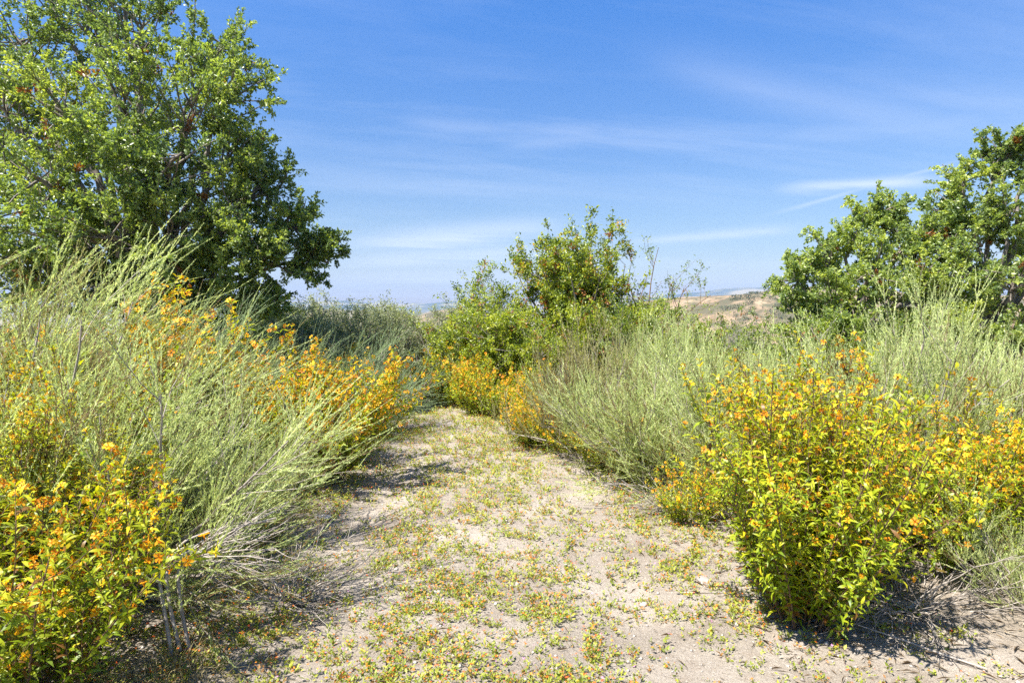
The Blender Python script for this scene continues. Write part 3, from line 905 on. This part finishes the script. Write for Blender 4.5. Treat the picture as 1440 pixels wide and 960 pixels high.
bare_branches()


# ================================================================== ground cover, litter, stones
def cover_density(x, y):
    off = x - path_x(y)
    n = fbm(x * 1.1 + 3, y * 1.1 + 8, 4); n2 = fbm(x * 7.5 + 31, y * 7.5, 3)
    d = .22 + sstep(.42, .58, n * .5 + n2 * .5) * .7
    d += .9 * np.exp(-((x + .55) / .75) ** 2 - ((y - 2.75) / .45) ** 2) * sstep(.35, .55, n2)
    d += .9 * np.exp(-((x + 1.2) / .5) ** 2 - ((y - 3.3) / .9) ** 2) * sstep(.35, .55, n2)
    d += .45 * np.exp(-(off / .45) ** 2) * sstep(.42, .6, n2) * sstep(9, 4, y)
    d += .8 * np.exp(-((x - .85) / .22) ** 2 - ((y - 3.9) / .45) ** 2) * sstep(.3, .5, n2)
    d += .65 * sstep(6.5, 9.0, y) * sstep(.3, .6, n2)
    d *= 1 - .75 * np.exp(-((np.abs(off) - .85) / .28) ** 2) * sstep(9, 5, y)
    d *= 1 - .85 * np.exp(-((x - 1.0) / .5) ** 2 - ((y - 2.7) / .35) ** 2)
    d *= sstep(2.6, 1.6, np.abs(off))
    return np.clip(d, 0, 1)


def sample_track(n, ymin=2.0, ymax=12.5):
    # even spread over the picture of the track: more per square metre near by
    y = ymin * (ymax / ymin) ** rng.random(n)
    x = path_x(y) + U(-2.3, 2.3, n)
    return x, y


def plantlets(cx, cy, cz, sc):
    """low weeds: a few creeping stems with paired leaves and tiny flowers"""
    gl, gd = Geo(), Geo()
    n = len(cx)
    nl = 8
    i = np.repeat(np.arange(n), nl)
    k = np.tile(np.arange(nl), n)
    ns = 3                                                     # sprigs of every plant
    sd_ = rng.normal(0, .75, (n, ns, 3)); sd_[..., 2] = U(.35, 1.3, (n, ns)); sd_ = unit(sd_) * U(.025, .065, (n, ns, 1)) * sc[:, None, None]
    sp = sd_[i, k % ns]
    P = np.stack([cx, cy, cz], -1)[i] + sp * (.15 + .85 * (k // ns) / (nl / ns))[:, None]
    a = U(0, 2 * np.pi, n * nl)
    D = unit(sp) * .8 + np.stack([np.cos(a), np.sin(a), U(-.1, .5, n * nl)], -1) * .9
    tn = np.clip(rng.normal(.52, .22, n)[i] + rng.normal(0, .14, n * nl), .0, 1)
    L = U(.010, .026, n * nl) * sc[i]
    stamp(gl, T2V, T2F, P, D, rng.normal(0, .4, (n * nl, 3)) + np.array([0, 0, 1]), L, L * .48, tn)
    nf = int(n * .8) + 1
    i = rng.integers(0, n, nf); P = np.stack([cx, cy, cz], -1)[i] + sd_[i, rng.integers(0, ns, nf)] * 1.05
    stamp_flower(gd, DTV, DTF, P, np.array([0, 0, 1]) + rng.normal(0, .4, (nf, 3)), U(.010, .018, nf), np.where(rng.random(nf) < .05, 1.0, U(0, .9, nf)))
    return gl, gd


xs, ys = sample_track(38000)
keep = rng.random(len(xs)) < cover_density(xs, ys) * .95
xs, ys = xs[keep], ys[keep]
zs = ground_z(xs, ys)
gl, gd = plantlets(xs, ys, zs, U(.45, 1.25, len(xs)) * np.interp(ys, [2, 12], [.95, 1.5]))
print('cover plantlets', len(xs))
cov = link('ground_cover', gl.mesh('ground_cover', M_COVER))
tag(cov, 'low yellow green weeds creeping over the sandy track', 'ground cover', kind='stuff')
dots = link('blossoms', gd.mesh('tiny_blossoms', M_DOT), cov)
tag(dots, kind='stuff')

# single weeds on the bare sand
protos = []
for k in range(4):
    gl, gd = plantlets(np.zeros(3) + U(-.03, .03, 3), U(-.03, .03, 3), np.zeros(3), np.array([1.2, 1.0, .8]))
    protos.append((gl.mesh('weed_leaves', M_COVER), gd.mesh('weed_blossoms', M_DOT)))
cnt = 0
while cnt < 60:
    y = float(U(2.45, 4.6)); x = float(U(.1, 1.5)) if cnt < 45 else float(U(-1.2, .2))
    if x > 1.05 and y > 2.75:
        continue
    me, mb = protos[cnt % 4]
    e = plant_root('weed', x, y, 'single low weed with tiny orange flowers growing on bare sand', 'weed', 'single weeds on the bare sand')
    e.location.z += .008
    s = float(U(.6, 1.2)); e.scale = (s, s, s); e.rotation_euler = (0, 0, float(U(0, 6)))
    link('foliage', me, e); link('blossoms', mb, e)
    cnt += 1

# leaf and twig litter
n = 30000
xs = U(-4, 4, n); ys = 1.8 * (13 / 1.8) ** rng.random(n)
off = np.abs(xs - path_x(ys))
k = rng.random(n) < .06 + .9 * sstep(1.0, 1.8, off)
xs, ys = xs[k], ys[k]; n = len(xs)
zs = ground_z(xs, ys)
g = Geo()
a = U(0, 2 * np.pi, n)
D = np.stack([np.cos(a), np.sin(a), U(-.1, .3, n)], -1)
tw = rng.random(n) < .55
L = np.where(tw, U(.02, .08, n), U(.012, .03, n)); W = np.where(tw, U(.002, .004, n), L * .4)
stamp(g, T2V, T2F, np.stack([xs, ys, zs + U(.004, .014, n)], -1), D, np.array([0, 0, 1]) + rng.normal(0, .3, (n, 3)), L, W, U(0, 1, n))
o = link('leaf_litter', g.mesh('leaf_litter', leaf_mat('litter', [(0, (.10, .07, .045)), (.5, (.26, .19, .12)), (1, (.42, .36, .29))], .1, .8, .2)))
tag(o, 'dry leaves and twigs strewn under the shrubs', 'leaf litter', kind='stuff')

# straw at the foot of the front bush
n = 500
xs = rng.normal(-1.5, .2, n); ys = rng.normal(2.55, .15, n); a = U(0, 2 * np.pi, n)
P0 = np.stack([xs, ys, ground_z(xs, ys)], -1)
bl = grow(P0, np.stack([np.cos(a) * .6, np.sin(a) * .6, U(.3, 1, n)], -1), U(.06, .2, n), 5, (0, 0, -.5), .15)
g = Geo(); tubes(g, bl, .0016, .0006, 3, U(0, 1, n))
o = link('dry_grass', g.mesh('dry_grass', M_STRAW)); tag(o, 'dry straw coloured grass at the foot of the front flowering bush', 'grass', kind='stuff')


def stone_mesh(seed, flat=.6):
    r2 = np.random.default_rng(seed)
    import bmesh
    bm = bmesh.new(); bmesh.ops.create_icosphere(bm, subdivisions=2, radius=1)
    V = np.array([v.co[:] for v in bm.verts]); F = np.array([[v.index for v in f.verts] for f in bm.faces]); bm.free()
    for _ in range(7):
        d = unit(r2.normal(size=3)); c = r2.uniform(.55, .9)
        h = V @ d; V = V - np.outer(np.maximum(h - c, 0), d)
    V = V * np.array([1, r2.uniform(.6, .9), flat])
    return V, F


SV, SF = stone_mesh(1)
n = 5500
xs, ys = sample_track(n, 2.2, 9); zs = ground_z(xs, ys)
g = Geo()
bV = np.array([(1, 0, 0), (-1, 0, 0), (0, 1, 0), (0, -1, 0), (0, 0, .7), (0, 0, -.7)], float)
bF = np.array([(0, 2, 4), (2, 1, 4), (1, 3, 4), (3, 0, 4), (2, 0, 5), (1, 2, 5), (3, 1, 5), (0, 3, 5)])
sz = .0020 * np.exp(U(0, 1, n) ** 3 * 2.1); a = U(0, 6.28, n)
c, s = np.cos(a), np.sin(a)
jit = 1 + rng.normal(0, .2, (n, 6, 3)); B = bV[None] * jit * sz[:, None, None]
X = B[..., 0] * c[:, None] - B[..., 1] * s[:, None]; Y = B[..., 0] * s[:, None] + B[..., 1] * c[:, None]
V = np.stack([X + xs[:, None], Y + ys[:, None], B[..., 2] + zs[:, None] + sz[:, None] * .3], -1)
g.add(V, bF[None] + (np.arange(n) * 6)[:, None, None], np.repeat(U(0, 1, n), 6))
o = link('gravel', g.mesh('gravel', M_STONE)); tag(o, 'fine gravel grains scattered over the sandy track', 'gravel', kind='stuff')

for k, (x, y, s, lb) in enumerate([(-1.42, 4.62, .075, 'pale flat stone at the edge of the arching sagebrush'), (1.12, 3.55, .06, 'flat brown stone beside the large flowering bush'),
                                   (-.42, 3.42, .026, 'bluish grey pebble in the middle of the sandy track'), (.72, 3.35, .030, 'rounded pale stone near the flat brown stone')]):
    V, F = stone_mesh(20 + k, .45)
    g = Geo(); g.add(V * s, F, (.9, .1, .35, .75)[k])
    o = link('stone', g.mesh('stone', M_STONE), None, at_ground(x, y, s * .12), float(U(0, 6))); tag(o, lb, 'stone')
for k in range(14):
    V, F = stone_mesh(60 + k % 5, .55)
    s = float(U(.009, .02)); g = Geo(); g.add(V * s, F, float(U(.2, 1)))
    y = float(U(2.6, 5.5)); x = float(path_x(y) + U(-1.1, 1.25))
    o = link('pebble', g.mesh('pebble', M_STONE), None, at_ground(x, y, s * .2), float(U(0, 6)))
    tag(o, 'small pale pebble lying loose on the sandy track', 'stone', 'loose pebbles on the track')
for x, y, L, a, lb in [(.95, 3.42, .26, .1, 'thin straight stick on the sand beside the flat brown stone'), (2.0, 2.55, .5, 2.4, 'bent grey stick on the sand by the low sprawling sagebrush'), (-1.5, 2.45, .55, -.5, 'dry tan stick lying in the straw')]:
    pth = grow(np.zeros((1, 3)) + np.array([0, 0, .012]), np.array([[math.cos(a), math.sin(a), .03]]), np.array([L]), 8, (0, 0, 0), .05)
    pth[..., 2] = .012 + np.abs(pth[..., 2] - .012) * .4
    g = Geo(); tubes(g, pth, .005, .0025, 6, .7)
    o = link('stick', g.mesh('stick', M_TWIG, True), None, at_ground(x, y, 0)); tag(o, lb, 'stick')


# ================================================================== far chaparral and haze
def chaparral():
    n = 5200
    az = np.radians(np.where(np.arange(n) < 1400, U(10, 34, n), U(-50, 50, n))); r = np.where(np.arange(n) < 1400, U(400, 620, n), np.where(rng.random(n) < .35, U(17, 140, n), 60 * (1300 / 60.) ** rng.random(n)))
    x, y = r * np.sin(az), r * np.cos(az)
    d = fbm(x / 40 + 7, y / 40, 4)
    k = (d > .45) | (r < 140)
    x, y, r = x[k], y[k], r[k]; n = len(x)
    s = np.clip(r * .006, .8, 3.0) * U(.6, 1.3, n)
    m = 14
    i = np.repeat(np.arange(n), m)
    dirs = unit(rng.normal(size=(n * m, 3))); dirs[:, 2] = np.abs(dirs[:, 2])
    P = np.stack([x, y, ground_z(x, y)], -1)[i] + dirs * (s[i] * U(.3, 1, n * m))[:, None] * np.array([1, 1, .75])
    g = Geo()
    L = s[i] * U(.25, .5, n * m)
    stamp(g, T2V, T2F, P, rng.normal(size=(n * m, 3)), dirs + rng.normal(0, .4, dirs.shape), L, L * .8, np.clip(rng.normal(.4, .15, n)[i] + rng.normal(0, .15, n * m), 0, 1))
    o = link('chaparral', g.mesh('chaparral', leaf_mat('far_chaparral', [(0, (.05, .06, .03)), (1, (.15, .17, .075))], .15, .6, .3)))
    tag(o, 'dark chaparral scrub covering the slopes and hills beyond', 'chaparral', kind='stuff')


chaparral()


def haze():
    import bmesh
    bm = bmesh.new(); bmesh.ops.create_cube(bm, size=1)
    for v in bm.verts:
        v.co.x *= 16600; v.co.y *= 16600
        v.co.z = 260 if v.co.z > 0 else -130
    me = bpy.data.meshes.new('haze'); bm.to_mesh(me); bm.free()
    m, nt, N, lk = mat_base('haze')
    out = N('ShaderNodeOutputMaterial'); v = N('ShaderNodeVolumePrincipled')
    v.inputs['Color'].default_value = (.30, .44, .74, 1)
    v.inputs['Density'].default_value = 1.2e-4
    v.inputs['Anisotropy'].default_value = 0.0
    lk(v.outputs[0], out.inputs['Volume'])
    me.materials.append(m)
    o = link('haze', me); tag(o, 'thin blue haze over the far hills', 'haze', kind='stuff')


haze()
tot = sum(len(m.polygons) for m in bpy.data.meshes)
print('triangles', tot)
